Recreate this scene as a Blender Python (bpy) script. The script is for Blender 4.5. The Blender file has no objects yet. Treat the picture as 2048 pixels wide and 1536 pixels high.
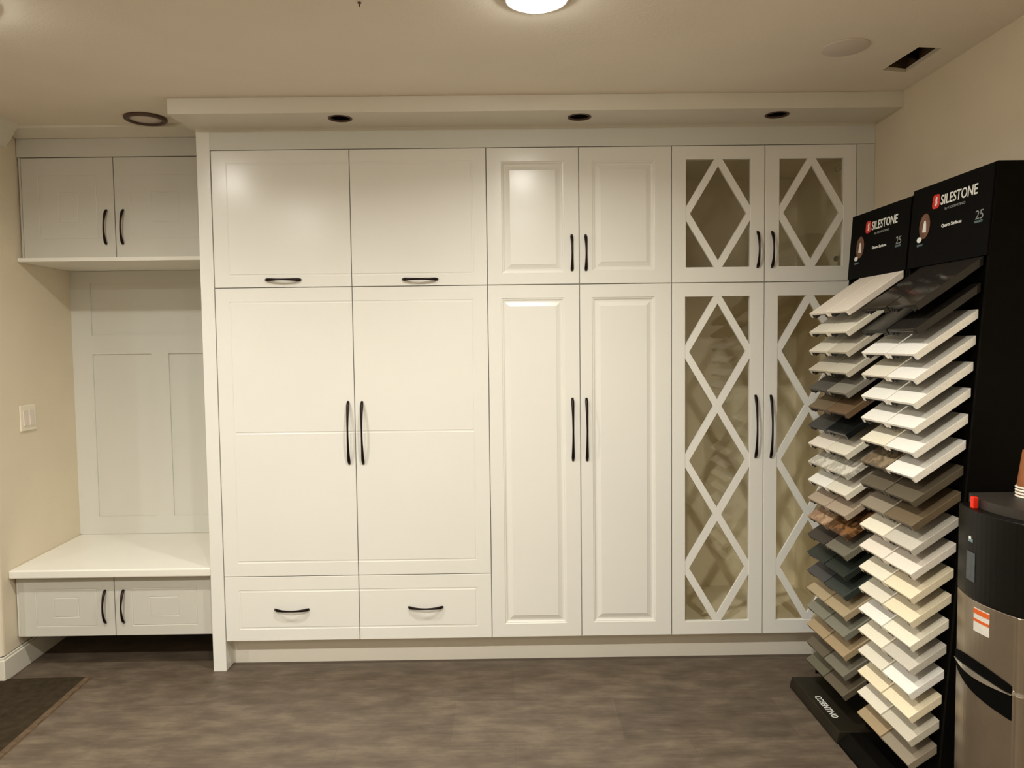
import bpy, bmesh, math, random
from mathutils import Vector, Matrix
random.seed(7)
R = math.radians
SC = bpy.context.scene
COL = SC.collection

# ------------------------------------------------------------------ camera
cam_d = bpy.data.cameras.new('camera')
cam_d.sensor_width = 36.0
cam_d.lens = 36.0 * 1538.0 / 2048.0
cam_d.clip_start = 0.05
cam = bpy.data.objects.new('camera', cam_d)
COL.objects.link(cam)
cam.matrix_world = Matrix((
    (0.99989278, 0.01243525, -0.00773197, 1.20352),
    (-0.00839637, 0.05429550, -0.99848961, -3.21530),
    (-0.01199666, 0.99844668, 0.05439408, 1.38627),
    (0, 0, 0, 1)))
SC.camera = cam

# ------------------------------------------------------------------ world, exposure
world = bpy.data.worlds.new('world')
SC.world = world
world.use_nodes = True
world.node_tree.nodes['Background'].inputs[0].default_value = (1.0, 0.85, 0.68, 1)
world.node_tree.nodes['Background'].inputs[1].default_value = 0.02
SC.view_settings.view_transform = 'Standard'
SC.view_settings.look = 'None'
SC.view_settings.gamma = 1.0
SC.view_settings.use_curve_mapping = False
SC.view_settings.exposure = -0.07
LAMP_STRENGTH = 110.0
LAMP_COLOR = (1.0, 0.985, 0.89)
BEAM_WATTS = 16.5      # downward beam of a front-row fitting
BEAM_SPREAD = R(158)
LAMPS = [(-.29, -1.06, .85), (1.30, -1.06, .85), (-.29, -2.6, 1.7), (1.30, -2.6, 1.7), (-1.9, -2.6, 1.0), (-.29, -4.2, .5), (1.30, -4.2, .5)]

# ------------------------------------------------------------------ materials
def srgb(r, g, b):
    f = lambda c: (c / 255) / 12.92 if c / 255 <= .04045 else (((c / 255) + .055) / 1.055) ** 2.4
    return (f(r), f(g), f(b), 1)

def mat(name, col, rough=.5, metal=0, spec=.5, var=.0, vscale=8, bump=0, bscale=200, coat=0, aniso=None):
    m = bpy.data.materials.new(name)
    m.use_nodes = True
    nt = m.node_tree
    b = nt.nodes['Principled BSDF']
    b.inputs['Base Color'].default_value = col
    b.inputs['Roughness'].default_value = rough
    b.inputs['Metallic'].default_value = metal
    b.inputs['Specular IOR Level'].default_value = spec
    b.inputs['Coat Weight'].default_value = coat
    tc = nt.nodes.new('ShaderNodeTexCoord')
    if var > 0:
        n = nt.nodes.new('ShaderNodeTexNoise')
        n.inputs['Scale'].default_value = vscale
        n.inputs['Detail'].default_value = 5
        nt.links.new(tc.outputs['Object'], n.inputs['Vector'])
        r = nt.nodes.new('ShaderNodeMapRange')
        r.inputs['From Min'].default_value = .3
        r.inputs['From Max'].default_value = .7
        r.inputs['To Min'].default_value = 1 - var
        r.inputs['To Max'].default_value = 1 + var
        nt.links.new(n.outputs['Fac'], r.inputs['Value'])
        mx = nt.nodes.new('ShaderNodeVectorMath')
        mx.operation = 'SCALE'
        mx.inputs[0].default_value = col[:3]
        nt.links.new(r.outputs['Result'], mx.inputs['Scale'])
        nt.links.new(mx.outputs['Vector'], b.inputs['Base Color'])
    if bump > 0:
        n = nt.nodes.new('ShaderNodeTexNoise')
        n.inputs['Scale'].default_value = bscale
        n.inputs['Detail'].default_value = 3
        nt.links.new(tc.outputs['Object'], n.inputs['Vector'])
        bp = nt.nodes.new('ShaderNodeBump')
        bp.inputs['Strength'].default_value = bump
        bp.inputs['Distance'].default_value = .002
        nt.links.new(n.outputs['Fac'], bp.inputs['Height'])
        nt.links.new(bp.outputs['Normal'], b.inputs['Normal'])
    return m

M_CAB = mat('white_lacquer', srgb(236, 233, 226), rough=.22, spec=.42, var=.012, vscale=3, bump=.02, bscale=60)
M_CABW = mat('white_board', srgb(218, 216, 208), rough=.42, spec=.35, var=.012, vscale=3)
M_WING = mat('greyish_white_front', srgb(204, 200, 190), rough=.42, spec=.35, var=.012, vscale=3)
M_KICK = mat('kick_board_white', srgb(246, 240, 228), rough=.4, var=.01)
M_TOP = mat('bench_white', srgb(238, 234, 224), rough=.3, var=.01)
M_TRIM = mat('trim_paint', srgb(222, 216, 202), rough=.4, var=.015)
M_INT = mat('cabinet_interior', srgb(244, 232, 206), rough=.45, var=.04, vscale=4)
M_WALL = mat('wall_paint', srgb(226, 213, 190), rough=.75, spec=.25, var=.02, vscale=5, bump=.35, bscale=160)
M_CEIL = mat('ceiling_paint', srgb(238, 228, 212), rough=.85, spec=.15, var=.02, vscale=4, bump=.4, bscale=120)
M_HANDLE = mat('oil_rubbed_bronze', srgb(38, 27, 27), rough=.38, metal=.75, var=.1, vscale=40)
M_BLACK = mat('black_laminate', srgb(10, 8, 5), rough=.65, spec=.08, var=.15, vscale=12)
M_BLACKG = mat('black_gloss_print', srgb(7, 6, 5), rough=.6, spec=.07, var=.1, vscale=6)
M_BASE = mat('base_black_top', srgb(38, 33, 24), rough=.5, spec=.2, var=.15, vscale=12)
M_CLIP = mat('black_plastic_clip', srgb(16, 11, 9), rough=.5, var=.1)
M_DARK = mat('dark_void', srgb(20, 16, 12), rough=.9, spec=.1, var=.2)
M_RINGD = mat('dark_ring', srgb(84, 62, 50), rough=.5, var=.2, vscale=30)
M_DUCT = mat('duct_tin', srgb(84, 66, 46), rough=.6, metal=.1, var=.35, vscale=25)
M_PLATE = mat('cover_plate_plastic', srgb(216, 203, 192), rough=.6, var=.03)
M_SWITCH = mat('switch_plastic', srgb(238, 228, 208), rough=.3, var=.01)
M_SWITCH2 = mat('switch_paddle', srgb(226, 212, 200), rough=.35, var=.01)
M_WHITEP = mat('white_print', srgb(236, 236, 230), rough=.5)
M_GREYP = mat('grey_print', srgb(140, 142, 140), rough=.5)
M_BLUEP = mat('blue_grey_print', srgb(112, 132, 134), rough=.5)
M_REDP = mat('red_print', srgb(214, 48, 38), rough=.4, var=.05, vscale=60)
M_BROWNP = mat('brown_photo_print', srgb(112, 76, 58), rough=.45, var=.4, vscale=70)
M_STEEL = mat('stainless', srgb(168, 155, 138), rough=.3, metal=.9, var=.05, vscale=15)
M_STEELD = mat('stainless_side', srgb(150, 140, 124), rough=.42, metal=.6, var=.05, vscale=15)
M_DBLK = mat('dispenser_black', srgb(13, 11, 8), rough=.35, spec=.2, var=.1)
M_DBLKR = mat('recess_black', srgb(8, 7, 6), rough=.8, spec=.05, var=.1)
M_DTOP = mat('dispenser_top', srgb(46, 41, 36), rough=.5, var=.12, vscale=20)
M_CHROME = mat('chrome_line', srgb(225, 220, 208), rough=.2, metal=.9, var=.02)
M_RED = mat('red_plastic', srgb(232, 44, 20), rough=.4, var=.03)
M_ORANGE = mat('orange_print', srgb(214, 92, 26), rough=.5, var=.05)
M_STICK = mat('sticker_white', srgb(214, 208, 198), rough=.5, var=.05, vscale=90)
M_CUP = mat('brown_cup_paper', srgb(140, 82, 44), rough=.6, var=.1, vscale=40)
M_CUPW = mat('white_cup_rim', srgb(240, 232, 216), rough=.5, var=.02)
M_MAT = mat('door_mat_pile', srgb(56, 47, 34), rough=.95, spec=.1, var=.25, vscale=30, bump=.8, bscale=400)
M_MATE = mat('mat_rubber_edge', srgb(96, 78, 60), rough=.8, spec=.2, var=.3, vscale=40)

def emission_mat(name, col, strength):
    m = bpy.data.materials.new(name)
    m.use_nodes = True
    nt = m.node_tree
    b = nt.nodes['Principled BSDF']
    b.inputs['Base Color'].default_value = (.9, .9, .9, 1)
    b.inputs['Emission Color'].default_value = (*col, 1)
    b.inputs['Emission Strength'].default_value = strength
    return m
M_LAMP = {p: emission_mat('lamp_lens', LAMP_COLOR, LAMP_STRENGTH * p) for p in (.85, 1.7, 1.0, .5)}

def glass_mat():
    m = bpy.data.materials.new('clear_glass')
    m.use_nodes = True
    nt = m.node_tree
    nt.nodes.clear()
    o = nt.nodes.new('ShaderNodeOutputMaterial')
    t = nt.nodes.new('ShaderNodeBsdfTransparent')
    t.inputs[0].default_value = (.985, .985, .96, 1)
    g = nt.nodes.new('ShaderNodeBsdfGlossy')
    g.inputs['Roughness'].default_value = .02
    lw = nt.nodes.new('ShaderNodeLayerWeight')
    lw.inputs['Blend'].default_value = .5
    pw = nt.nodes.new('ShaderNodeMath'); pw.operation = 'POWER'; pw.inputs[1].default_value = 4
    nt.links.new(lw.outputs['Facing'], pw.inputs[0])
    f = nt.nodes.new('ShaderNodeMapRange')
    f.inputs['To Min'].default_value = .04; f.inputs['To Max'].default_value = .9
    nt.links.new(pw.outputs[0], f.inputs['Value'])
    tc = nt.nodes.new('ShaderNodeTexCoord')
    n = nt.nodes.new('ShaderNodeTexNoise')
    n.inputs['Scale'].default_value = 2.5
    nt.links.new(tc.outputs['Object'], n.inputs['Vector'])
    bp = nt.nodes.new('ShaderNodeBump')
    bp.inputs['Strength'].default_value = .05
    nt.links.new(n.outputs['Fac'], bp.inputs['Height'])
    nt.links.new(bp.outputs['Normal'], g.inputs['Normal'])
    mx = nt.nodes.new('ShaderNodeMixShader')
    nt.links.new(f.outputs[0], mx.inputs[0])
    nt.links.new(t.outputs[0], mx.inputs[1])
    nt.links.new(g.outputs[0], mx.inputs[2])
    nt.links.new(mx.outputs[0], o.inputs[0])
    return m
M_GLASS = glass_mat()

def floor_mat():
    m = bpy.data.materials.new('vinyl_stone_plank')
    m.use_nodes = True
    nt = m.node_tree
    L = nt.links.new
    b = nt.nodes['Principled BSDF']
    b.inputs['Roughness'].default_value = .48
    b.inputs['Specular IOR Level'].default_value = .35
    tc = nt.nodes.new('ShaderNodeTexCoord')
    br = nt.nodes.new('ShaderNodeTexBrick')
    br.offset = .37
    br.inputs['Scale'].default_value = 1.0
    br.inputs['Brick Width'].default_value = .61
    br.inputs['Row Height'].default_value = .305
    br.inputs['Mortar Size'].default_value = .0012
    br.inputs['Color1'].default_value = (.40, .40, .40, 1)
    br.inputs['Color2'].default_value = (.60, .60, .60, 1)
    br.inputs['Mortar'].default_value = (.42, .42, .42, 1)
    L(tc.outputs['Object'], br.inputs['Vector'])
    mp = nt.nodes.new('ShaderNodeMapping')
    mp.inputs['Scale'].default_value = (4.5, 10.0, 1)
    L(tc.outputs['Object'], mp.inputs['Vector'])
    n1 = nt.nodes.new('ShaderNodeTexNoise')
    n1.inputs['Scale'].default_value = 1.3
    n1.inputs['Detail'].default_value = 8
    n1.inputs['Roughness'].default_value = .62
    n1.inputs['Distortion'].default_value = .15
    L(mp.outputs[0], n1.inputs['Vector'])
    mp2 = nt.nodes.new('ShaderNodeMapping')
    mp2.inputs['Scale'].default_value = (5, 60, 1)
    L(tc.outputs['Object'], mp2.inputs['Vector'])
    n2 = nt.nodes.new('ShaderNodeTexNoise')
    n2.inputs['Scale'].default_value = 1.5
    n2.inputs['Detail'].default_value = 4
    L(mp2.outputs[0], n2.inputs['Vector'])
    a = nt.nodes.new('ShaderNodeMix')
    a.data_type = 'FLOAT'
    a.inputs[0].default_value = .2
    L(n1.outputs['Fac'], a.inputs[2])
    L(n2.outputs['Fac'], a.inputs[3])
    a2 = nt.nodes.new('ShaderNodeMix')
    a2.data_type = 'FLOAT'
    a2.inputs[0].default_value = .3
    L(a.outputs[0], a2.inputs[2])
    L(br.outputs['Color'], a2.inputs[3])
    cr = nt.nodes.new('ShaderNodeValToRGB')
    e = cr.color_ramp.elements
    e[0].position = .35
    e[0].color = srgb(72, 61, 49)
    e[1].position = .66
    e[1].color = srgb(122, 108, 91)
    k = cr.color_ramp.elements.new(.5)
    k.color = srgb(95, 82, 69)
    L(a2.outputs[0], cr.inputs[0])
    L(cr.outputs[0], b.inputs['Base Color'])
    bp = nt.nodes.new('ShaderNodeBump')
    bp.inputs['Strength'].default_value = .15
    bp.inputs['Distance'].default_value = .002
    L(n2.outputs['Fac'], bp.inputs['Height'])
    L(bp.outputs['Normal'], b.inputs['Normal'])
    return m
M_FLOOR = floor_mat()

_stone = {}
def stone(kind, rgb, rough=.35, rgb2=None, spots=0.0):
    """quartz: fine speckle, optional veins of a second colour"""
    key = kind
    if key in _stone: return _stone[key]
    m = bpy.data.materials.new('quartz_' + kind)
    m.use_nodes = True
    nt = m.node_tree
    L = nt.links.new
    b = nt.nodes['Principled BSDF']
    b.inputs['Roughness'].default_value = rough
    b.inputs['Specular IOR Level'].default_value = .4
    tc = nt.nodes.new('ShaderNodeTexCoord')
    n = nt.nodes.new('ShaderNodeTexNoise')
    n.inputs['Scale'].default_value = 18 if rgb2 else 160
    n.inputs['Detail'].default_value = 6
    n.inputs['Distortion'].default_value = 1.8 if rgb2 else 0
    L(tc.outputs['Object'], n.inputs['Vector'])
    cr = nt.nodes.new('ShaderNodeValToRGB')
    e = cr.color_ramp.elements
    c = srgb(*rgb)
    d = srgb(*rgb2) if rgb2 else tuple(list(x * (.93 - spots) for x in c[:3]) + [1])
    e[0].position = .36 if not rgb2 else .44
    e[0].color = d
    e[1].position = .56
    e[1].color = c
    L(n.outputs['Fac'], cr.inputs[0])
    L(cr.outputs[0], b.inputs['Base Color'])
    _stone[key] = m
    return m

# ------------------------------------------------------------------ helpers
ORG = {}
def org(o):
    return ORG.get(o.name, Vector((0, 0, 0))) if o else Vector((0, 0, 0))

class MB:
    def __init__(s):
        s.v = []; s.f = []; s.smooth = []
    def add(s, verts, faces, smooth=False):
        o = len(s.v)
        s.v += [tuple(v) for v in verts]
        s.f += [tuple(o + i for i in f) for f in faces]
        s.smooth += [smooth] * len(faces)
        return s
    def box(s, x0, x1, y0, y1, z0, z1):
        v = [(x, y, z) for z in (z0, z1) for y in (y0, y1) for x in (x0, x1)]
        return s.add(v, [(0, 2, 3, 1), (4, 5, 7, 6), (0, 1, 5, 4), (2, 6, 7, 3), (0, 4, 6, 2), (1, 3, 7, 5)])
    def prism(s, pts, a, b, axis='x'):
        """closed polygon pts (2-D) extruded along axis from a to b"""
        n = len(pts)
        def P(p, t):
            return {'x': (t, p[0], p[1]), 'y': (p[0], t, p[1]), 'z': (p[0], p[1], t)}[axis]
        v = [P(p, a) for p in pts] + [P(p, b) for p in pts]
        f = [tuple(range(n)), tuple(range(2 * n - 1, n - 1, -1))]
        f += [(i, (i + 1) % n, n + (i + 1) % n, n + i) for i in range(n)]
        return s.add(v, f)
    def lathe(s, c, prof, n=32, axis='z', caps=True):
        v = []
        for r, h in prof:
            for k in range(n):
                t = 2 * math.pi * k / n
                if axis == 'z': v.append((c[0] + r * math.cos(t), c[1] + r * math.sin(t), c[2] + h))
                elif axis == 'y': v.append((c[0] + r * math.cos(t), c[1] + h, c[2] + r * math.sin(t)))
                else: v.append((c[0] + h, c[1] + r * math.cos(t), c[2] + r * math.sin(t)))
        f = []
        m = len(prof)
        for j in range(m - 1):
            for k in range(n):
                f.append((j * n + k, j * n + (k + 1) % n, (j + 1) * n + (k + 1) % n, (j + 1) * n + k))
        if caps:
            f.append(tuple(range(n - 1, -1, -1)))
            f.append(tuple((m - 1) * n + k for k in range(n)))
        return s.add(v, f, True)
    def sweep(s, path, radii, n=10, up=Vector((0, 1, 0))):
        v = []; f = []
        path = [Vector(p) for p in path]
        m = len(path)
        for i, p in enumerate(path):
            t = (path[min(i + 1, m - 1)] - path[max(i - 1, 0)]).normalized()
            a = t.cross(up).normalized(); b = a.cross(t).normalized()
            ra, rb = radii[i]
            for k in range(n):
                q = 2 * math.pi * k / n
                v.append(p + a * ra * math.cos(q) + b * rb * math.sin(q))
        for i in range(m - 1):
            for k in range(n):
                f.append((i * n + k, i * n + (k + 1) % n, (i + 1) * n + (k + 1) % n, (i + 1) * n + k))
        f.append(tuple(range(n - 1, -1, -1))); f.append(tuple((m - 1) * n + k for k in range(n)))
        return s.add(v, f, True)
    def build(s, name, m, parent=None, bevel=0, kind=None, label=None, seg=2):
        me = bpy.data.meshes.new(name)
        o3 = org(parent)
        me.from_pydata([(v[0] - o3.x, v[1] - o3.y, v[2] - o3.z) for v in s.v], [], s.f)
        me.validate()
        bm = bmesh.new(); bm.from_mesh(me)
        bmesh.ops.recalc_face_normals(bm, faces=bm.faces)
        bm.to_mesh(me); bm.free()
        if len(me.polygons) == len(s.smooth):
            for p, sm in zip(me.polygons, s.smooth): p.use_smooth = sm and len(p.vertices) == 4
        me.materials.append(m)
        o = bpy.data.objects.new(name, me)
        COL.objects.link(o)
        if parent:
            o.parent = parent
        ORG[o.name] = o3.copy()
        if bevel:
            b = o.modifiers.new('bevel', 'BEVEL')
            b.width = bevel; b.segments = seg; b.limit_method = 'ANGLE'; b.angle_limit = R(40)
        if kind: o['kind'] = kind
        if label: o['label'] = label
        return o

def thing(name, label, cat, loc, group=None):
    o = bpy.data.objects.new(name, None)
    o.empty_display_size = .05
    COL.objects.link(o)
    o.location = loc
    ORG[o.name] = Vector(loc)
    o['label'] = label; o['category'] = cat
    if group: o['group'] = group
    return o

def tag(o, label, cat, group=None):
    o['label'] = label; o['category'] = cat
    if group: o['group'] = group
    return o

def struct(o):
    o['kind'] = 'structure'
    return o

def carve(o, cutters):
    for c in cutters:
        md = o.modifiers.new('cut', 'BOOLEAN'); md.operation = 'DIFFERENCE'; md.object = c; md.solver = 'EXACT'
    bpy.context.view_layer.update()
    dg = bpy.context.evaluated_depsgraph_get()
    me = bpy.data.meshes.new_from_object(o.evaluated_get(dg))
    o.modifiers.clear()
    o.data = me
    for c in cutters: bpy.data.objects.remove(c, do_unlink=True)
    return o

def text_mesh(name, body, width, height, m, parent, matrix, bold=0.0):
    """lettering converted to mesh; matrix maps text plane (u right, v up) in parent's local space"""
    cu = bpy.data.curves.new(name, 'FONT')
    cu.body = body; cu.size = 1.0; cu.extrude = .01; cu.offset = bold; cu.resolution_u = 3
    t = bpy.data.objects.new(name + '_src', cu)
    COL.objects.link(t)
    bpy.context.view_layer.update()
    dg = bpy.context.evaluated_depsgraph_get()
    me = bpy.data.meshes.new_from_object(t.evaluated_get(dg))
    bpy.data.objects.remove(t, do_unlink=True)
    xs = [v.co.x for v in me.vertices]; ys = [v.co.y for v in me.vertices]
    sx = width / (max(xs) - min(xs)); sy = height / (max(ys) - min(ys))
    x0, y0 = min(xs), min(ys)
    for v in me.vertices:
        v.co = matrix @ Vector(((v.co.x - x0) * sx, (v.co.y - y0) * sy, v.co.z * .05))
    me.materials.clear(); me.materials.append(m)
    o = bpy.data.objects.new(name, me)
    COL.objects.link(o); o.parent = parent
    return o

# ------------------------------------------------------------------ room shell
CZ = 2.33
LX0, LY0, LX1, LY1 = -.904, -.064, -.945, .645       # left wall line (front corner, back corner)
struct(MB().box(-3.3, 2.9, -5.3, .85, -.05, 0).build('floor', M_FLOOR))
ceil = MB().box(-3.3, 2.9, -5.3, .85, CZ, CZ + .014).build('ceiling', M_CEIL)
vent_pts = [(2.546, -.455), (2.643, -.425), (2.644, -.655), (2.562, -.665)]
cut = MB().prism(vent_pts, CZ - .02, CZ + .08, 'z').build('cutter', M_CEIL)
carve(ceil, [cut]); struct(ceil)
struct(MB().box(-1.2, 2.9, .645, .8, 0, CZ).build('wall_back', M_WALL))
struct(MB().box(2.742, 2.9, -5.3, .645, 0, CZ).build('wall_right', M_WALL))
struct(MB().box(-3.3, 2.9, -5.3, -5.15, 0, CZ).build('wall_front', M_WALL))
struct(MB().box(-3.3, -3.15, -5.15, .645, 0, CZ).build('wall_far_left', M_WALL))
wl = MB().prism([(-3.15, LY0), (LX0, LY0), (LX1, LY1), (-3.15, LY1)], 0, CZ, 'z').build('wall_left', M_WALL, bevel=.018, seg=4)
struct(wl)
def along_left(off0, y):      # x on the left wall at y plus offset into the room
    return LX0 + (LX1 - LX0) * (y - LY0) / (LY1 - LY0) + off0
# baseboard wraps round the outside corner
t = .014
bb = MB()
bb.prism([(-3.1, LY0 - t), (along_left(t, LY0), LY0 - t), (along_left(t, LY1), LY1), (LX1, LY1), (LX0, LY0), (-3.1, LY0)], 0, .092, 'z')
bb.prism([(-3.1, LY0 - t * .6), (along_left(t * .6, LY0), LY0 - t * .6), (along_left(t * .6, LY1), LY1), (LX1, LY1), (LX0, LY0), (-3.1, LY0)], .092, .103, 'z')
struct(bb.build('baseboard_left', M_TRIM, bevel=.004))
# crown along the left wall
cr = MB()
prof = [(0, 2.235), (.008, 2.235), (.012, 2.25), (.03, 2.27), (.045, 2.3), (.062, 2.318), (.066, CZ), (0, CZ)]
ye = .118
vs = []
n = len(prof)
for (o_, z_) in prof: vs.append((along_left(o_, ye), ye, z_))
for (o_, z_) in prof: vs.append((along_left(o_, LY0 - o_), LY0 - o_, z_))
for (o_, z_) in prof: vs.append((-3.1, LY0 - o_, z_))
fs = [tuple(range(n)), tuple(range(3 * n - 1, 2 * n - 1, -1))]
for s_ in (0, n):
    fs += [(s_ + i, s_ + (i + 1) % n, s_ + n + (i + 1) % n, s_ + n + i) for i in range(n)]
cr.add(vs, fs)
struct(cr.build('trim_1', M_TRIM))
# baseboard on right wall (towards the viewer, behind the stands)
struct(MB().box(2.728, 2.742, -5.1, -.002, 0, .1).build('baseboard_right', M_TRIM, bevel=.003))

# ------------------------------------------------------------------ ceiling fittings
def downlight(x, y, power, label):
    o = thing('downlight', label, 'ceiling light', (x, y, CZ), 'lit round ceiling lights')
    MB().lathe((x, y, CZ), [(.098, 0), (.098, -.006), (.085, -.012), (.076, -.012), (.076, 0)], 40).build('trim_ring', M_PLATE, o)
    MB().lathe((x, y, CZ), [(.074, -.002), (.074, -.012), (.06, -.022), (.03, -.028), (.001, -.03)], 40).build('lens', M_LAMP[power], o)
    ld = bpy.data.lights.new('beam', 'AREA')
    ld.shape = 'DISK'; ld.size = .07; ld.energy = BEAM_WATTS * power; ld.color = LAMP_COLOR; ld.spread = BEAM_SPREAD
    lo = bpy.data.objects.new('beam', ld); COL.objects.link(lo); lo.parent = o; lo.location = (0, 0, -.032)
    return o
names = ['lit round ceiling light in front of the bench nook, just outside the top left',
         'lit round ceiling light at top edge, in front of the raised-panel cabinet',
         'lit round ceiling light behind the camera, middle row left', 'lit round ceiling light behind the camera, middle row right',
         'lit round ceiling light behind the camera, far left near the entrance',
         'lit round ceiling light at the rear of the room, left', 'lit round ceiling light at the rear of the room, right']
for (x, y, pw), nm in zip(LAMPS, names): downlight(x, y, pw, nm)

# unlit round fitting with a dark ring over the bench nook
o = thing('unlit_ceiling_fixture', 'unlit round fixture with dark metal ring on ceiling above the bench cupboards', 'ceiling light', (-.272, .03, CZ))
MB().lathe((-.272, .03, CZ), [(.082, 0), (.084, -.008), (.078, -.013), (.066, -.012), (.064, -.004), (.064, 0)], 40).build('ring', M_RINGD, o)
MB().lathe((-.272, .03, CZ), [(.064, -.001), (.064, -.006), (.03, -.009), (.001, -.009)], 40).build('diffuser', M_PLATE, o)
tag(MB().lathe((2.318, -.672, CZ), [(.075, 0), (.075, -.003), (.07, -.006), (.001, -.007)], 40).build('ceiling_cover_plate', M_PLATE),
    'round pale blank cover plate on the ceiling left of the open vent hole', 'cover plate')
vd = thing('open_vent', 'open rectangular vent hole with torn dark duct in the ceiling near right wall', 'vent', (2.6, -.55, CZ + .0145))
b_ = MB()
inn = vent_pts; out = [(x + (.006 if x > 2.6 else -.006), y + (.006 if y > -.55 else -.006)) for x, y in vent_pts]
v = [(x, y, CZ + .0145) for x, y in inn] + [(x, y, CZ + .15) for x, y in inn] + [(x, y, CZ + .0145) for x, y in out] + [(x, y, CZ + .16) for x, y in out]
b_.add(v, [(i, (i + 1) % 4, 4 + (i + 1) % 4, 4 + i) for i in range(4)] + [(8 + i, 8 + (i + 1) % 4, 12 + (i + 1) % 4, 12 + i) for i in range(4)] + [(4, 5, 6, 7), (12, 13, 14, 15)] + [(i, (i + 1) % 4, 8 + (i + 1) % 4, 8 + i) for i in range(4)])
b_.build('duct', M_DUCT, vd)
MB().prism([(2.58, -.53), (2.65, -.50), (2.65, -.51), (2.58, -.54)], CZ + .016, CZ + .14, 'z').build('duct_divider', M_DARK, vd)
o = thing('ceiling_hook', 'tiny dark screw hook in the ceiling left of the bright light', 'hook', (.811, -1.03, CZ))
MB().lathe((.811, -1.03, CZ), [(.005, 0), (.005, -.003), (.002, -.004), (.002, -.012)], 12).build('shank', M_RINGD, o)

# ------------------------------------------------------------------ handles
def bow_handle(parent, a, b, y0=0.0):
    """arched pull from a to b (x,z) on the plane y=y0; thick ends, thin middle"""
    ax, az = a; bx, bz = b
    n = 18
    path = []; rad = []
    for i in range(n + 1):
        t = i / n
        bow = math.sin(math.pi * t) ** .62 if 0 < t < 1 else 0
        path.append((ax + (bx - ax) * t, y0 - .001 - .026 * bow, az + (bz - az) * t))
        e = abs(2 * t - 1) ** 1.6
        w = .0038 + .0036 * e
        if t in (0, 1): w = .005
        rad.append((w, .003 + .0012 * e))
    vert = abs(bz - az) > abs(bx - ax)
    h = MB()
    h.sweep(path, rad, 12, Vector((0, 1, 0)))
    return h.build('handle', M_HANDLE, parent)

# ------------------------------------------------------------------ door panels
def grooved_panel(x0, x1, z0, z1, y, hg, vg, w=.0045, d=.0028, th=.019):
    """flat slab, front face at y, V-grooves: hg=[(z,xa,xb)], vg=[(x,za,zb)]"""
    m = MB()
    e = .0012
    xs = {x0, x0 + e, x1 - e, x1}; zs = {z0, z0 + e, z1 - e, z1}
    for z, a, b in hg:
        zs |= {z - w, z, z + w}; xs |= {max(a, x0), min(b, x1)}
        if a > x0 + .01: xs.add(a - w)
        if b < x1 - .01: xs.add(b + w)
    for x, a, b in vg:
        xs |= {x - w, x, x + w}; zs |= {max(a, z0), min(b, z1)}
    def uniq(s):
        s = sorted(s); r = [s[0]]
        for k in s[1:]:
            if k - r[-1] > 1e-5: r.append(k)
        return r
    xs = uniq(xs); zs = uniq(zs)
    def dep(x, z):
        q = 0
        for zz, a, b in hg:
            if abs(z - zz) < 1e-4 and a - 1e-4 <= x <= b + 1e-4: q = d
        for xx, a, b in vg:
            if abs(x - xx) < 1e-4 and a - 1e-4 <= z <= b + 1e-4: q = d
        if x in (xs[0], xs[-1]) or z in (zs[0], zs[-1]): q = max(q, e)
        return q
    nx = len(xs)
    v = [(x, y + dep(x, z), z) for z in zs for x in xs]
    f = [(j * nx + i, j * nx + i + 1, (j + 1) * nx + i + 1, (j + 1) * nx + i) for j in range(len(zs) - 1) for i in range(nx - 1)]
    m.add(v, f)
    m.box(x0, x1, y + e, y + th, z0, z1)
    return m

def profiled_panel(x0, x1, z0, z1, y, prof, th=.019):
    """nested-rectangle relief: prof=[(inset_x0, inset_x1, inset_z0, inset_z1, depth)]"""
    m = MB(); v = []; f = []
    for a, b, c, d, dy in prof:
        v += [(x0 + a, y + dy, z0 + c), (x1 - b, y + dy, z0 + c), (x1 - b, y + dy, z1 - d), (x0 + a, y + dy, z1 - d)]
    for k in range(len(prof) - 1):
        f += [(4 * k + i, 4 * k + (i + 1) % 4, 4 * k + 4 + (i + 1) % 4, 4 * k + 4 + i) for i in range(4)]
    k = 4 * (len(prof) - 1)
    f.append((k, k + 1, k + 2, k + 3))
    # sides and back
    v += [(x0, y + th, z0), (x1, y + th, z0), (x1, y + th, z1), (x0, y + th, z1)]
    q = 4 * len(prof)
    f += [(i, (i + 1) % 4, q + (i + 1) % 4, q + i) for i in range(4)] + [(q, q + 1, q + 2, q + 3)]
    m.add(v, f)
    return m

G = .0016     # half gap between fronts
X = [0, .5686, 1.1315, 1.5144, 1.8986, 2.2858, 2.6670]
ZB, ZD, ZM, ZT = .1288, .4073, 1.6239, 2.1873
def carcass_closed(x0, x1, z0, z1, y0, y1, parent, dark=True):
    MB().box(x0 + .0005, x1 - .0005, y0, y1, z0, z1).build('carcass', M_CABW, parent)

# ---- tall cabinet, left (two lift-up fronts, two tall doors, two drawers)
c = thing('tall_cabinet', 'widest white tall cabinet with two drawers below two tall doors, at the end panel', 'cabinet', (X[1], .32, ZB))
carcass_closed(X[0], X[2], ZB, ZT, .021, .62, c)
def front(name, x0, x1, z0, z1, hg, vg, hs, parent, y=0, **kw):
    d = grooved_panel(x0 + G, x1 - G, z0 + G, z1 - G, y, hg, vg, **kw).build(name, M_CAB, parent)
    for a, b in hs: bow_handle(d, a, b, y)
    return d
front('flap_door', X[0], X[1], ZM, ZT, [(2.131, .062, X[1]), (1.675, .066, X[1])], [(.064, 1.675, 2.131)], [((.213, 1.656), (.358, 1.655))], c)
front('flap_door', X[1], X[2], ZM, ZT, [(2.131, X[1], 1.072), (1.675, X[1], 1.072)], [(1.072, 1.675, 2.131)], [((.780, 1.652), (.925, 1.651))], c)
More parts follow.
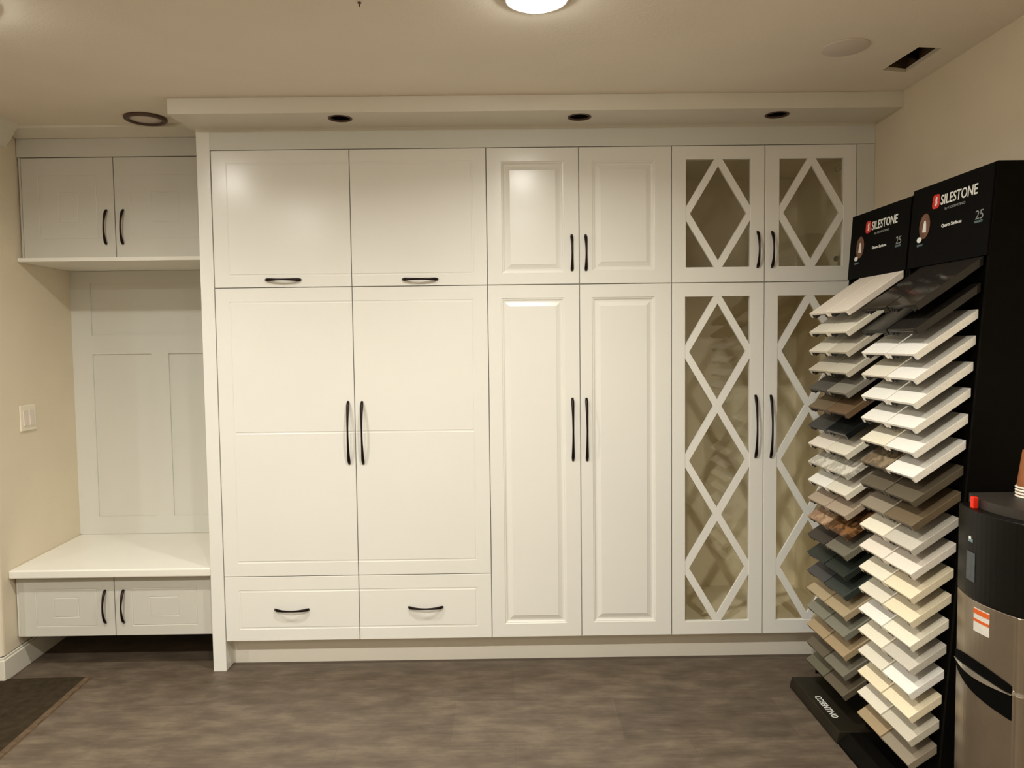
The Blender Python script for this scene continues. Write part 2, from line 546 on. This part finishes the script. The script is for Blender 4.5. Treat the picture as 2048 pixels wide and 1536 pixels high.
front('door', X[0], X[1], ZD, ZM, [(1.562, .062, X[1]), (1.018, .07, X[1]), (.470, .064, X[1])], [(.064, .47, 1.562)], [((.542, 1.147), (.541, .883))], c, d=.0026)
front('door', X[1], X[2], ZD, ZM, [(1.562, X[1], 1.068), (1.018, X[1], 1.066), (.470, X[1], 1.068)], [(1.068, .47, 1.562)], [((.600, 1.146), (.600, .882))], c, d=.0026)
front('drawer', X[0], X[1], ZB, ZD, [(.345, .064, X[1]), (.185, .064, X[1])], [(.064, .185, .345)], [((.211, .265), (.355, .264))], c)
front('drawer', X[1], X[2], ZB, ZD, [(.345, X[1], 1.067), (.185, X[1], 1.067)], [(1.067, .185, .345)], [((.778, .267), (.923, .266))], c)

# ---- tall cabinet, middle (raised panel doors)
c = thing('tall_cabinet', 'white tall cabinet with four raised-panel doors, left of the lattice glass doors', 'cabinet', (X[3], .32, ZB))
carcass_closed(X[2], X[4], ZB, ZT, .021, .62, c)
def raised(x0, x1, z0, z1, ix0, ix1, iz0, iz1, parent, hs):
    x0 += G; x1 -= G; z0 += G; z1 -= G
    a, b, cc, d = ix0 - x0, x1 - ix1, iz0 - z0, z1 - iz1
    st = [(0, .0018), (.0018, 0)]
    prof = [(0, 0, 0, 0, .0018), (.0018, .0018, .0018, .0018, 0)]
    for off, dy in [(-.003, 0), (0, .0022), (.004, .0028), (.006, .0056), (.010, .0072), (.016, .0068), (.030, .0022), (.033, .0008)]:
        prof.append((a + off, b + off, cc + off, d + off, dy))
    o = profiled_panel(x0, x1, z0, z1, 0, prof).build('door', M_CAB, parent)
    for p, q in hs: bow_handle(o, p, q)
    return o
raised(X[2], X[3], ZM, ZT, 1.196, 1.450, 1.675, 2.127, c, [((1.483, 1.827), (1.4835, 1.680))])
raised(X[3], X[4], ZM, ZT, 1.572, 1.826, 1.682, 2.127, c, [((1.541, 1.826), (1.5415, 1.680))])
raised(X[2], X[3], ZB, ZM, 1.191, 1.448, .191, 1.566, c, [((1.4815, 1.149), (1.482, .885))])
raised(X[3], X[4], ZB, ZM, 1.568, 1.826, .193, 1.566, c, [((1.540, 1.148), (1.541, .884))])

# ---- tall cabinet, right (lattice glass doors, open interior)
c = thing('tall_cabinet', 'white tall cabinet with four diamond-lattice glass doors beside the right wall', 'cabinet', (X[5], .32, ZB))
b_ = MB()
xa, xb = X[4] + .0005, X[6] - .0005
b_.box(xa, xa + .018, .021, .62, ZB, ZT); b_.box(xb - .018, xb, .021, .62, ZB, ZT)
b_.box(xa + .018, xb - .018, .021, .60, ZB, ZB + .018); b_.box(xa + .018, xb - .018, .021, .60, ZT - .018, ZT)
b_.box(xa + .018, xb - .018, .021, .60, ZM - .01, ZM + .01); b_.box(xa + .018, xb - .018, .60, .62, ZB, ZT)
b_.build('carcass', M_INT, c)
def bar(m, p, q, w, y0, y1):
    d = Vector((q[0] - p[0], q[1] - p[1])).normalized(); nn = Vector((-d.y, d.x)) * w / 2
    pts = [(p[0] + nn.x, p[1] + nn.y), (q[0] + nn.x, q[1] + nn.y), (q[0] - nn.x, q[1] - nn.y), (p[0] - nn.x, p[1] - nn.y)]
    m.prism(pts, y0, y1, 'y')
def lattice_door(x0, x1, z0, z1, ox0, ox1, oz0, oz1, nd, parent, hs, hinges):
    x0 += G; x1 -= G; z0 += G; z1 -= G
    m = MB()
    e = .0012; th = .019
    # frame as one ring
    L = [(x0, x1, z0, z1, e), (x0 + e, x1 - e, z0 + e, z1 - e, 0), (ox0 - .001, ox1 + .001, oz0 - .001, oz1 + .001, 0), (ox0, ox1, oz0, oz1, .001), (ox0, ox1, oz0, oz1, th), (x0, x1, z0, z1, th)]
    v = []
    for a, b, cc, d, y in L: v += [(a, y, cc), (b, y, cc), (b, y, d), (a, y, d)]
    f = []
    k = len(L)
    for j in range(k):
        j2 = (j + 1) % k
        f += [(4 * j + i, 4 * j + (i + 1) % 4, 4 * j2 + (i + 1) % 4, 4 * j2 + i) for i in range(4)]
    m.add(v, f)
    o = m.build('door', M_CAB, parent)
    xm = (ox0 + ox1) / 2; dz = (oz1 - oz0) / nd
    lt = MB()
    for i in range(nd):
        zt = oz1 - i * dz; zb = zt - dz; zm = (zt + zb) / 2
        for xs in (ox0, ox1):
            s = 1 if xs == ox1 else -1
            yy = .0012 if s > 0 else .0015
            bar(lt, (xm, zt), (xs, zm), .029, yy, .0128 + yy * .1)
            bar(lt, (xs, zm), (xm, zb), .029, yy + .0001, .0126 + yy * .1)
    # trim anything that pokes over the frame: clip by planes of the opening
    l = lt.build('lattice', M_CAB, o)
    bm = bmesh.new(); bm.from_mesh(l.data)
    og = org(l)
    for co, no in [((ox0, 0, 0), (-1, 0, 0)), ((ox1, 0, 0), (1, 0, 0)), ((0, 0, oz0), (0, 0, -1)), ((0, 0, oz1), (0, 0, 1))]:
        g = bm.verts[:] + bm.edges[:] + bm.faces[:]
        r = bmesh.ops.bisect_plane(bm, geom=g, plane_co=Vector(co) - og, plane_no=no, clear_outer=True)
    bm.to_mesh(l.data); bm.free()
    MB().box(ox0 - .006, ox1 + .006, .0135, .0165, oz0 - .006, oz1 + .006).build('glass', M_GLASS, o)
    for p, q in hs: bow_handle(o, p, q)
    for hx, hz in hinges:
        MB().lathe((hx, .022, hz), [(.012, 0), (.012, .012), (.008, .014)], 16, 'y').build('hinge', M_STEELD, o)
    return o
lattice_door(X[4], X[5], ZM, ZT, 1.958, 2.226, 1.688, 2.131, 1, c, [((2.256, 1.833), (2.2565, 1.684))], [])
lattice_door(X[5], X[6], ZM, ZT, 2.346, 2.612, 1.688, 2.131, 1, c, [((2.316, 1.832), (2.3165, 1.684))], [(2.60, 2.09), (2.60, 1.72)])
lattice_door(X[4], X[5], ZB, ZM, 1.955, 2.226, .188, 1.566, 3, c, [((2.251, 1.152), (2.252, .888))], [])
lattice_door(X[5], X[6], ZB, ZM, 2.343, 2.612, .188, 1.566, 3, c, [((2.315, 1.151), (2.316, .887))], [])

# ---- end panel, kick board, filler, cornice
tag(MB().box(-.057, -.002, 0, .64, 0, 2.27).build('end_panel', M_CAB, bevel=.0015), 'tall white end panel between the bench nook and the tall cabinets', 'panel')
tag(MB().box(-.002, 2.7415, .09, .108, 0, .1275).build('toe_kick', M_KICK), 'long low white toe kick board recessed under the tall cabinets', 'toe kick')
tag(MB().box(2.6685, 2.7415, .0, .05, .1285, 2.187).build('filler_panel', M_CABW, bevel=.001), 'narrow white filler strip between lattice cabinet and right wall', 'panel')
cn = thing('cornice', 'deep white boxed cornice running across the top of the tall cabinets', 'cornice', (1.33, -.1, 2.27))
lights = [(.566, -.142), (1.506, -.13), (2.286, -.135)]
bx = MB().box(-.075, 2.7415, -.22, .02, 2.27, CZ - .0005).build('soffit_box', M_TRIM, cn)
cut = [MB().lathe((x, y, 2.25), [(.041, 0), (.041, .07)], 36).build('cutter', M_TRIM) for x, y in lights]
bpy.context.view_layer.update()
carve(bx, cut)
MB().box(-.002, 2.7415, 0, .02, 2.1885, 2.27).build('frieze_board', M_CABW, cn)
MB().prism([(0.0, 2.262), (0, 2.27), (-.014, 2.27)], -.057, 2.7415, 'x').build('cove_bead', M_TRIM, cn)
for (x, y), nm in zip(lights, ['above the widest cabinet', 'above the raised-panel cabinet', 'above the lattice glass doors']):
    o = thing('recessed_puck_light', 'unlit dark recessed puck light in the cornice ' + nm, 'recessed light', (x, y, 2.27), 'unlit recessed lights in the cornice')
    MB().lathe((x, y, 2.27), [(.047, 0), (.047, -.002), (.041, -.0025), (.0395, .004), (.0395, .03)], 36, caps=False).build('rim', M_RINGD, o)
    MB().lathe((x, y, 2.27), [(.0385, .004), (.036, .05), (.001, .052)], 36, caps=False).build('reflector', M_DARK, o)

# ------------------------------------------------------------------ bench nook, left
# back panelling
b_ = MB()
nx0, nx1, nz0, nz1 = -.944, -.0575, .4485, 1.7595
px = [(-.846, -.556), (-.471, -.181)]
yf, yr = .62, .627
zr = [(.537, 1.350), (1.442, 1.70)]
b_.box(nx0, nx1, yr, .644, nz0, nz1)
b_.box(nx0, px[0][0], yf, yr, nz0, nz1); b_.box(px[1][1], nx1, yf, yr, nz0, nz1)
b_.box(px[0][0], px[1][1], yf, yr, nz0, zr[0][0]); b_.box(px[0][0], px[1][1], yf, yr, zr[0][1], zr[1][0]); b_.box(px[0][0], px[1][1], yf, yr, zr[1][1], nz1)
b_.box(px[0][1], px[1][0], yf, yr, zr[0][0], zr[0][1])
tag(b_.build('nook_back_panel', M_CABW), 'white framed back panelling above the bench seat', 'panelling')

def ring_grooves(x0, x1, z0, z1):
    return [(z0, x0, x1), (z1, x0, x1)], [(x0, z0, z1), (x1, z0, z1)]
# bench cabinet (floating)
c = thing('storage_bench', 'white bench with thick seat board over two cupboard doors, floating above the floor', 'bench', (-.48, .32, .148))
MB().box(-.895, -.0575, .06, .644, .150, .4105).build('carcass', M_CABW, c)
MB().box(-.905, -.896, .045, .064, .148, .4105).build('side_filler', M_CABW, c)
for (x0, x1, hx) in ((-.895, -.4855, -.524), (-.4855, -.0585, -.4455)):
    h1, v1 = ring_grooves(x0 + .075, x1 - .078, .192, .352)
    h2, v2 = ring_grooves(x0 + .15, x1 - .155, .232, .314)
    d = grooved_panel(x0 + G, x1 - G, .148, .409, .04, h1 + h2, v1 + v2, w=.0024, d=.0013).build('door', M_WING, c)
    bow_handle(d, (hx, .347), (hx - .003, .204), .04)
MB().prism([(along_left(.001, -.002), -.002), (-.0575, -.002), (-.0575, .644), (along_left(.001, .644), .644)], .412, .4475, 'z').build('seat_board', M_TOP, c, bevel=.006, seg=3)
# upper cabinet
c = thing('wall_cupboard', 'white two-door wall cupboard over the bench nook, with a ledge beneath', 'cabinet', (-.48, .4, 1.76))
MB().box(-.9, -.0575, .22, .644, 1.778, 2.213).build('carcass', M_CABW, c)
MB().prism([(along_left(.002, .17), .172), (-.0575, .172), (-.0575, .644), (along_left(.002, .644), .644)], 1.7605, 1.777, 'z').build('bottom_ledge', M_TOP, c, bevel=.001)
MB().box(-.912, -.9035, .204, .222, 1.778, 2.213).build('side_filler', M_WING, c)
for (x0, x1, hx) in ((-.902, -.4995, -.538), (-.4995, -.0585, -.465)):
    h1, v1 = ring_grooves(x0 + .075, x1 - .078, 1.86, 2.135)
    h2, v2 = ring_grooves(x0 + .16, x1 - .16, 1.93, 2.06)
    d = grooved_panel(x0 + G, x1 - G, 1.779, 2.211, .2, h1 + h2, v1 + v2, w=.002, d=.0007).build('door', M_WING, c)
    bow_handle(d, (hx + .003, 1.985), (hx - .003, 1.836), .2)
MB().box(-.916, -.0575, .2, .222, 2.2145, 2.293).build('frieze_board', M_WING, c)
MB().prism([(.2, 2.2935), (.2, CZ - .0005), (.118, CZ - .0005), (.118, 2.318), (.19, 2.2935)], -.914, -.0755, 'x').build('crown', M_TRIM, c)

# light switch on left wall
ang = math.atan2(LX1 - LX0, LY1 - LY0)
sw = bpy.data.objects.new('light_switch', None); COL.objects.link(sw)
sw.empty_display_size = .05
yc = .195
sw.location = (along_left(.0005, yc), yc, 1.078); sw.rotation_euler = (0, 0, -ang)
ORG[sw.name] = Vector((0, 0, 0))
tag(sw, 'white double rocker light switch on the left wall beside the bench nook', 'light switch')
pl = MB().box(0, .006, -.062, .062, -.057, .057).build('cover_plate', M_SWITCH, sw, bevel=.003)
for s_ in (-.024, .024):
    MB().prism([(.006, -.034), (.0105, -.034), (.0075, .034), (.006, .034)], s_ - .0165, s_ + .0165, 'y').build('rocker', M_SWITCH2, sw)

# ------------------------------------------------------------------ door mat
o = thing('door_mat', 'dark brown entrance mat with frayed lighter edge on the floor at lower left', 'mat', (-1.1, -.8, 0))
def matline(y): return -.55 + (.031 / -.64) * (y + .04) * 1.0
pts = [(-1.75, -.082), (matline(-.04) - .022, -.05), (matline(-1.6) - .022, -1.6), (-1.75, -1.6)]
pts = [(-1.75, -.09), (-.572, -.048), (-.498, -1.6), (-1.75, -1.6)]
MB().prism(pts, .0005, .008, 'z').build('pile', M_MAT, o)
b_ = MB()
n = 60
v = []
for i in range(n + 1):
    y = -.043 - i * (1.57 / n)
    xe = -.55 + .048 * (-(y) - .04)
    v += [(xe - .022, y, .0005), (xe + random.uniform(-.002, .002), y, .0005), (xe - .004, y, .006), (xe - .022, y, .0082)]
f = []
for i in range(n):
    f += [(4 * i + k, 4 * i + (k + 1) % 4, 4 * i + 4 + (k + 1) % 4, 4 * i + 4 + k) for k in range(4)]
f += [(0, 1, 2, 3), (4 * n, 4 * n + 1, 4 * n + 2, 4 * n + 3)]
b_.add(v, f)
b_.build('edge_binding', M_MATE, o)

# ------------------------------------------------------------------ sample display stands
TIPX = 2.35
def face_x(z): return 2.422 + .075 * z
def stand(label, cat, yf, yn, top, rot, base_x, base_top, base_y0, base_y1, title, detail):
    """stand against the right wall, its face towards -x; yf far side, yn near side"""
    o = thing('sample_display_stand', label, cat, (2.55, (yf + yn) / 2, 0), 'stone sample display stands')
    o.rotation_euler.z = rot
    XB = 2.722
    zz = [.051, top]
    # body: recessed back board between two side panels
    def wedge(off, z0, z1, back=XB):
        return [(face_x(z0) + off, z0), (face_x(z1) + off, z1), (back, z1), (back, z0)]
    MB().prism(wedge(0, .051, top), yf, yf - .010, 'y').build('side_panel', M_BLACK, o, bevel=.001)
    MB().prism(wedge(0, .051, top), yn + .010, yn, 'y').build('side_panel', M_BLACK, o, bevel=.001)
    MB().prism(wedge(.012, .051, 1.61), yf - .0105, yn + .0105, 'y').build('back_board', M_BLACK, o)
    MB().prism(wedge(.004, 1.614, top - .002, face_x(1.7) + .09), yf - .0105, yn + .0105, 'y').build('cross_box', M_BLACK, o)
    hz0, hz1 = 1.612, top - .003
    hd = MB().prism([(face_x(hz0) - .006, hz0), (face_x(hz1) - .006, hz1), (face_x(hz1) + .001, hz1), (face_x(hz0) + .001, hz0)], yf - .002, yn + .002, 'y').build('header_panel', M_BLACKG, o)
    # header-plane matrix: u runs towards the viewer (-y), v up along the leaning panel
    og = org(o)
    lean = Vector((.075, 0, 1)).normalized()
    u = Vector((0, -1, 0)); nrm = Vector((-1, 0, .075)).normalized()
    def plane(uu, vv, off=.0068):
        p = Vector((face_x(vv), yf, vv)) + u * uu + nrm * off - og
        return Matrix((( u.x, lean.x, nrm.x, p.x), (u.y, lean.y, nrm.y, p.y), (u.z, lean.z, nrm.z, p.z), (0, 0, 0, 1)))
    T = top
    def disc(name, uu, vv, ru, rv, m, off=.0068, n=28, shape=None):
        mm = plane(uu, vv, off)
        k = MB()
        pts = shape or [(ru * math.cos(2 * math.pi * i / n), rv * math.sin(2 * math.pi * i / n)) for i in range(n)]
        vs = [mm @ Vector((a, b, z)) + og for z in (-.0006, .0004) for a, b in pts]
        c_ = len(pts)
        k.add(vs, [tuple(range(c_)), tuple(range(2 * c_ - 1, c_ - 1, -1))] + [(i, (i + 1) % c_, c_ + (i + 1) % c_, c_ + i) for i in range(c_)])
        return k.build(name, m, hd)
    def rrect(w, h, r=.006):
        out = []
        for cx, cy, a0 in ((w / 2 - r, h / 2 - r, 0), (-w / 2 + r, h / 2 - r, 90), (-w / 2 + r, -h / 2 + r, 180), (w / 2 - r, -h / 2 + r, 270)):
            for k in range(5):
                a = R(a0 + k * 22.5); out.append((cx + r * math.cos(a), cy + r * math.sin(a)))
        return out
    disc('logo', .143, T - .062, 0, 0, M_REDP, shape=rrect(.040, .044, .012))
    sw_ = [(-.002, .014), (.006, .013), (.004, .002), (.007, -.006), (.002, -.015), (-.006, -.013), (-.002, -.004), (-.005, .004)]
    disc('logo_mark', .145, T - .062, 0, 0, M_WHITEP if title else M_GREYP, off=.0078, shape=sw_)
    text_mesh('lettering', 'SILESTONE', .185, .031, M_WHITEP, hd, plane(.170, T - .078), bold=.012)
    text_mesh('lettering', 'by COSENTINO', .105, .010, M_GREYP, hd, plane(.195, T - .098), bold=.01)
    text_mesh('lettering', 'Quartz Surfaces', .104, .012, M_WHITEP, hd, plane(.185, T - .150), bold=.02)
    text_mesh('lettering', '25', .036, .026, M_GREYP, hd, plane(.356, T - .152), bold=.0)
    text_mesh('lettering', 'WARRANTY', .040, .007, M_BLUEP, hd, plane(.352, T - .162), bold=.02)
    disc('round_photo', .088, T - .130, .031, .040, M_BROWNP)
    disc('figure_print', .089, T - .127, 0, 0, M_WHITEP, off=.0078, shape=[(-.010, -.022), (.012, -.024), (.008, .004), (.004, .014), (-.003, .014), (-.006, .002)])
    disc('badge', .066, T - .171, .014, .009, M_WHITEP, off=.0085)
    text_mesh('lettering', 'QUARTZ', .034, .008, M_BLUEP, hd, plane(.052, T - .193), bold=.02)
    # base
    bs = MB().prism([(base_x, 0), (base_x, .014), (base_top, .044), (2.722, .044), (2.722, 0)], base_y0, base_y1, 'y').build('base', M_BASE if detail else M_BLACK, o, bevel=.003)
    if detail:
        mm = Matrix(((0, 1, 0, 2.385 - og.x - .04), (-1, 0, 0, -.405 - og.y), (0, 0, 1, .0448), (0, 0, 0, 1)))
        text_mesh('lettering', 'COSENTINO', .165, .024, M_WHITEP, bs, mm, bold=.01)
    return o

ROT_A = R(1.2)
standA = stand('black stone sample stand further from the viewer, next to the lattice doors', 'display stand', -.215, -.652, 1.856, 0, 2.318, 2.326, -.232, -.668, True, True)
standB = stand('black stone sample stand nearer the viewer, between the far stand and the water dispenser', 'display stand', -.660, -1.085, 1.869, 0, 2.322, 2.356, -.672, -1.10, True, False)

# ---- stone samples: 20 tiers x 2 columns on each stand
C_ = {  # name: (rgb, rough, rgb2)
 'warm_white': ((242, 230, 216), .35, None), 'ivory': ((232, 224, 206), .4, None), 'light_grey': ((205, 196, 178), .4, None),
 'dark_grey': ((84, 80, 74), .45, None), 'mid_grey': ((140, 134, 122), .45, None), 'taupe_brown': ((112, 96, 74), .45, None),
 'brown': ((108, 86, 62), .45, None), 'charcoal': ((58, 57, 54), .4, None), 'black': ((26, 28, 27), .18, None),
 'white': ((250, 245, 236), .3, None), 'speckled_white': ((228, 222, 208), .35, (188, 182, 168)), 'pale_taupe': ((178, 160, 140), .4, None),
 'tan_pink': ((190, 158, 128), .4, (150, 118, 92)), 'brown_veined': ((140, 98, 60), .4, (80, 54, 32)), 'dark_brown': ((62, 54, 48), .45, None),
 'stone_grey': ((118, 112, 98), .45, None), 'near_black_green': ((36, 42, 36), .4, None), 'slate': ((70, 68, 68), .4, None),
 'slate_green': ((52, 58, 53), .4, None), 'beige': ((176, 157, 126), .45, None), 'sage_grey': ((128, 125, 110), .45, None),
 'tan': ((170, 148, 116), .45, None), 'dark_taupe': ((96, 86, 70), .45, None), 'olive_grey': ((98, 94, 76), .45, None),
 'cream': ((244, 235, 214), .35, None), 'yellow_cream': ((242, 227, 196), .35, None), 'speckled_taupe': ((148, 130, 104), .4, (108, 92, 72)),
 'grey_taupe': ((146, 134, 116), .45, None), 'pale_grey': ((206, 198, 184), .4, None), 'glossy_black': ((44, 40, 36), .08, None)}
A = [('warm_white', 'warm_white'), ('ivory', 'ivory'), ('ivory', 'light_grey'), ('light_grey', 'light_grey'), ('dark_grey', 'mid_grey'),
     ('taupe_brown', 'brown'), ('charcoal', 'black'), ('warm_white', 'ivory'), ('speckled_white', 'speckled_white'), ('white', 'ivory'),
     ('pale_taupe', 'pale_taupe'), ('tan_pink', 'brown_veined'), ('dark_brown', 'stone_grey'), ('near_black_green', 'near_black_green'),
     ('slate', 'slate_green'), ('beige', 'beige'), ('sage_grey', 'sage_grey'), ('tan', 'tan'), ('dark_taupe', 'stone_grey'), ('olive_grey', 'dark_taupe')]
B = [('glossy_black', 'glossy_black'), ('black', 'glossy_black'), ('white', 'white'), ('ivory', 'white'), ('white', 'white'), ('white', 'white'),
     ('cream', 'white'), ('speckled_taupe', 'white'), ('dark_taupe', 'dark_taupe'), ('grey_taupe', 'taupe_brown'), ('cream', 'pale_grey'),
     ('warm_white', 'warm_white'), ('cream', 'yellow_cream'), ('ivory', 'yellow_cream'), ('white', 'cream'), ('cream', 'pale_grey'),
     ('ivory', 'white'), ('yellow_cream', 'yellow_cream'), ('ivory', 'light_grey'), ('tan', 'grey_taupe')]
ORD = ['top', 'second', 'third', 'fourth', 'fifth', 'sixth', 'seventh', 'eighth', 'ninth', 'tenth', 'eleventh', 'twelfth', 'thirteenth',
       'fourteenth', 'fifteenth', 'sixteenth', 'seventeenth', 'eighteenth', 'nineteenth', 'bottom']
ANG = R(34.5)
W_ = .157
def slab_meshes(L, w=W_):
    """inverted tray of stone, local x runs up-slope from the front tip, top face at z=0"""
    t, lip, lw = .009, .021, .011
    s = MB()
    pr = [(-w / 2, 0), (w / 2, 0), (w / 2, -lip), (w / 2 - lw, -lip), (w / 2 - lw - .006, -t), (-w / 2 + lw + .006, -t), (-w / 2 + lw, -lip), (-w / 2, -lip)]
    s.prism(pr, 0, L, 'x')
    s.v = [(x + z * math.tan(ANG) if x > L / 2 else x, y, z) for x, y, z in s.v]     # vertical cut where it meets the stand
    me = s
    k = MB()
    a = w / 2 - lw - .007
    k.box(.001, L - .016, -a, a, -t - .0035, -t - .0003)
    k.box(.001, L - .02, -a - .004, -a + .002, -lip, -t - .004); k.box(.001, L - .02, a - .002, a + .004, -lip, -t - .004)
    k.lathe((.002, -a + .012, -lip + .001), [(.006, 0), (.006, L - .024)], 12, 'x')
    k.lathe((.002, a - .012, -lip + .001), [(.006, 0), (.006, L - .024)], 12, 'x')
    return me, k
for si, (rows, far_y, which, g) in enumerate(((A, -.312, 'far stand', 'stone samples on the far stand'), (B, -.743, 'near stand', 'stone samples on the near stand'))):
    for i, row in enumerate(rows):
        z = 1.480 - i * .06995
        dx = (face_x(z) - TIPX) / (1 - .075 * math.tan(ANG))
        L = dx / math.cos(ANG) - .003
        proto = None
        for j, cname in enumerate(row):
            rgb, ro, rgb2 = C_[cname]
            m = stone(cname, rgb, ro, rgb2)
            yc = far_y - W_ / 2 - j * (W_ + .008)
            if proto is None:
                s, k = slab_meshes(L)
                o = s.build('stone_sample', m, None, bevel=.0015)
                kk = k.build('holder_clip', M_CLIP, o)
                proto = (o, kk)
            else:
                o = proto[0].copy(); kk = proto[1].copy()
                COL.objects.link(o); COL.objects.link(kk); kk.parent = o
            o.material_slots[0].link = 'OBJECT'; o.material_slots[0].material = m
            o.location = (TIPX, yc, z); o.rotation_euler = (0, -ANG, 0)
            side = 'left' if j == 0 else 'right'
            tag(o, '%s stone sample, %s one of the %s tier %s on the %s' % (cname.replace('_', ' '), side, ORD[i], 'down' if 0 < i < 19 else 'pair', which), 'stone sample', g)

# ------------------------------------------------------------------ water dispenser
WX, WY0, WY1 = 2.392, -1.190, -1.420
wd = thing('water_dispenser', 'black and stainless water dispenser at the lower right corner of the photo', 'water dispenser', (2.54, -1.32, 0))
def outline(off=0.0, front_only=False):
    """plan view, from far-back corner round the front to near-back corner"""
    pts = []
    n = 14
    fr = []
    for k in range(n + 1):
        t = k / n
        y = WY0 + (WY1 - WY0) * t
        x = WX + .022 - .026 * math.sin(math.pi * (t * .92 + .04))
        fr.append((x - off, y))
    if front_only: return fr
    near = [(WX + .021 - off * .5, WY1 - .004 - off)]
    for k in range(1, 9):
        a = k / 8 * math.pi / 2
        near.append((WX + .021 + .07 * (1 - math.cos(a)) , WY1 - .004 - off - .026 * math.sin(a)))
    near.append((2.70, WY1 - .03 - off))
    return [(2.70, WY0 + .004 + off), (WX + .04, WY0 + .004 + off)] + fr + near
def shell(name, z0, z1, m, off=0.0, bevel=.002):
    return MB().prism(outline(off), z0, z1, 'z').build(name, m, wd, bevel=bevel)
shell('plinth', 0, .05, M_DBLKR, -.01)
low = shell('lower_door', .052, .526, M_STEEL)
up = shell('upper_front', .534, .716, M_STEEL)
shell('seam_trim', .5262, .5338, M_CHROME, .001, 0)
head = shell('head', .7165, .945, M_DBLK, .001, .004)
lid = MB().prism([(x + (.022 if x < 2.6 else 0), y) for x, y in outline(-.004)], .9455, .970, 'z').build('lid', M_DTOP, wd, bevel=.004)
# crescent-shaped grip recesses above and below the seam
def crescent(name, z_of, m, off, parent):
    fr = outline(off, True)
    a, b = MB(), None
    v = []; f = []
    for k, (x, y) in enumerate(fr):
        t = k / (len(fr) - 1)
        z0, z1 = z_of(t)
        v += [(x, y, z0), (x, y, z1), (x + .003, y, z1), (x + .003, y, z0)]
    for k in range(len(fr) - 1):
        f += [(4 * k + i, 4 * k + (i + 1) % 4, 4 * k + 4 + (i + 1) % 4, 4 * k + 4 + i) for i in range(4)]
    e = 4 * (len(fr) - 1)
    f += [(0, 1, 2, 3), (e, e + 1, e + 2, e + 3)]
    a.add(v, f, False)
    return a.build(name, m, parent)
crescent('grip_recess', lambda t: (.527, .529 + .036 * math.sin(math.pi * (.12 + .76 * t)) ** .8), M_DBLKR, .0025, up)
crescent('grip_recess', lambda t: (.521 - .012 - .048 * t ** .7 if t > .05 else .515, .522), M_DBLKR, .0025, low)
crescent('grip_lip', lambda t: (.524 - .004 * math.sin(math.pi * t), .525 + .011 * math.sin(math.pi * t) ** 1.2), M_CHROME, .006, low)
# label on the head, sticker below, red tap lever
def patch(name, y0, y1, z0, z1, m, off, parent, nn=5):
    def xf(y):
        t = (y - WY0) / (WY1 - WY0)
        return WX + .022 - .026 * math.sin(math.pi * (t * .92 + .04)) - off
    v = []; f = []
    for k in range(nn + 1):
        y = y0 + (y1 - y0) * k / nn
        v += [(xf(y), y, z0), (xf(y), y, z1), (xf(y) + .001, y, z1), (xf(y) + .001, y, z0)]
    for k in range(nn):
        f += [(4 * k + i, 4 * k + (i + 1) % 4, 4 * k + 4 + (i + 1) % 4, 4 * k + 4 + i) for i in range(4)]
    f += [(0, 1, 2, 3), (4 * nn, 4 * nn + 1, 4 * nn + 2, 4 * nn + 3)]
    return MB().add(v, f).build(name, m, parent)
M_PANEL = mat('control_panel', srgb(70, 76, 78), rough=.35, var=.25, vscale=60)
patch('control_panel', -1.262, -1.303, .762, .836, M_PANEL, .0022, head)
patch('logo', -1.270, -1.292, .862, .871, M_BLUEP, .0022, head)
patch('logo', -1.274, -1.284, .869, .876, M_WHITEP, .0026, head)
st = patch('sticker', -1.302, -1.357, .640, .700, M_STICK, .0016, up)
patch('sticker_band', -1.302, -1.357, .686, .698, M_ORANGE, .0024, st)
patch('sticker_band', -1.302, -1.357, .666, .673, M_ORANGE, .0024, st)
MB().box(WX + .006, WX + .02, -1.272, -1.258, .945, .975).build('red_lever', M_RED, wd, bevel=.002)

# ------------------------------------------------------------------ paper cups, upside down on the dispenser
CX, CY = 2.566, -1.262
for k in range(4):
    z = .9702 + (3 - k) * .0078
    lab = ['topmost brown paper cup of the upside-down stack on the water dispenser', 'second cup rim from the top of the upside-down cup stack',
           'third cup rim from the top of the upside-down cup stack', 'bottom cup rim of the upside-down stack, resting on the dispenser'][k]
    o = thing('paper_cup', lab, 'cup', (CX, CY, z), 'paper cups stacked upside down')
    MB().lathe((CX, CY, z), [(.0425, .0), (.0425, .006), (.031, .098), (.030, .0985), (.028, .093), (.001, .093)], 40, caps=False).build('body', M_CUP, o)
    MB().lathe((CX, CY, z), [(.0428, .0005), (.0445, .0), (.0462, .0022), (.0445, .0052), (.0428, .0056), (.0428, .0005)], 40, caps=False).build('rim', M_CUPW, o)
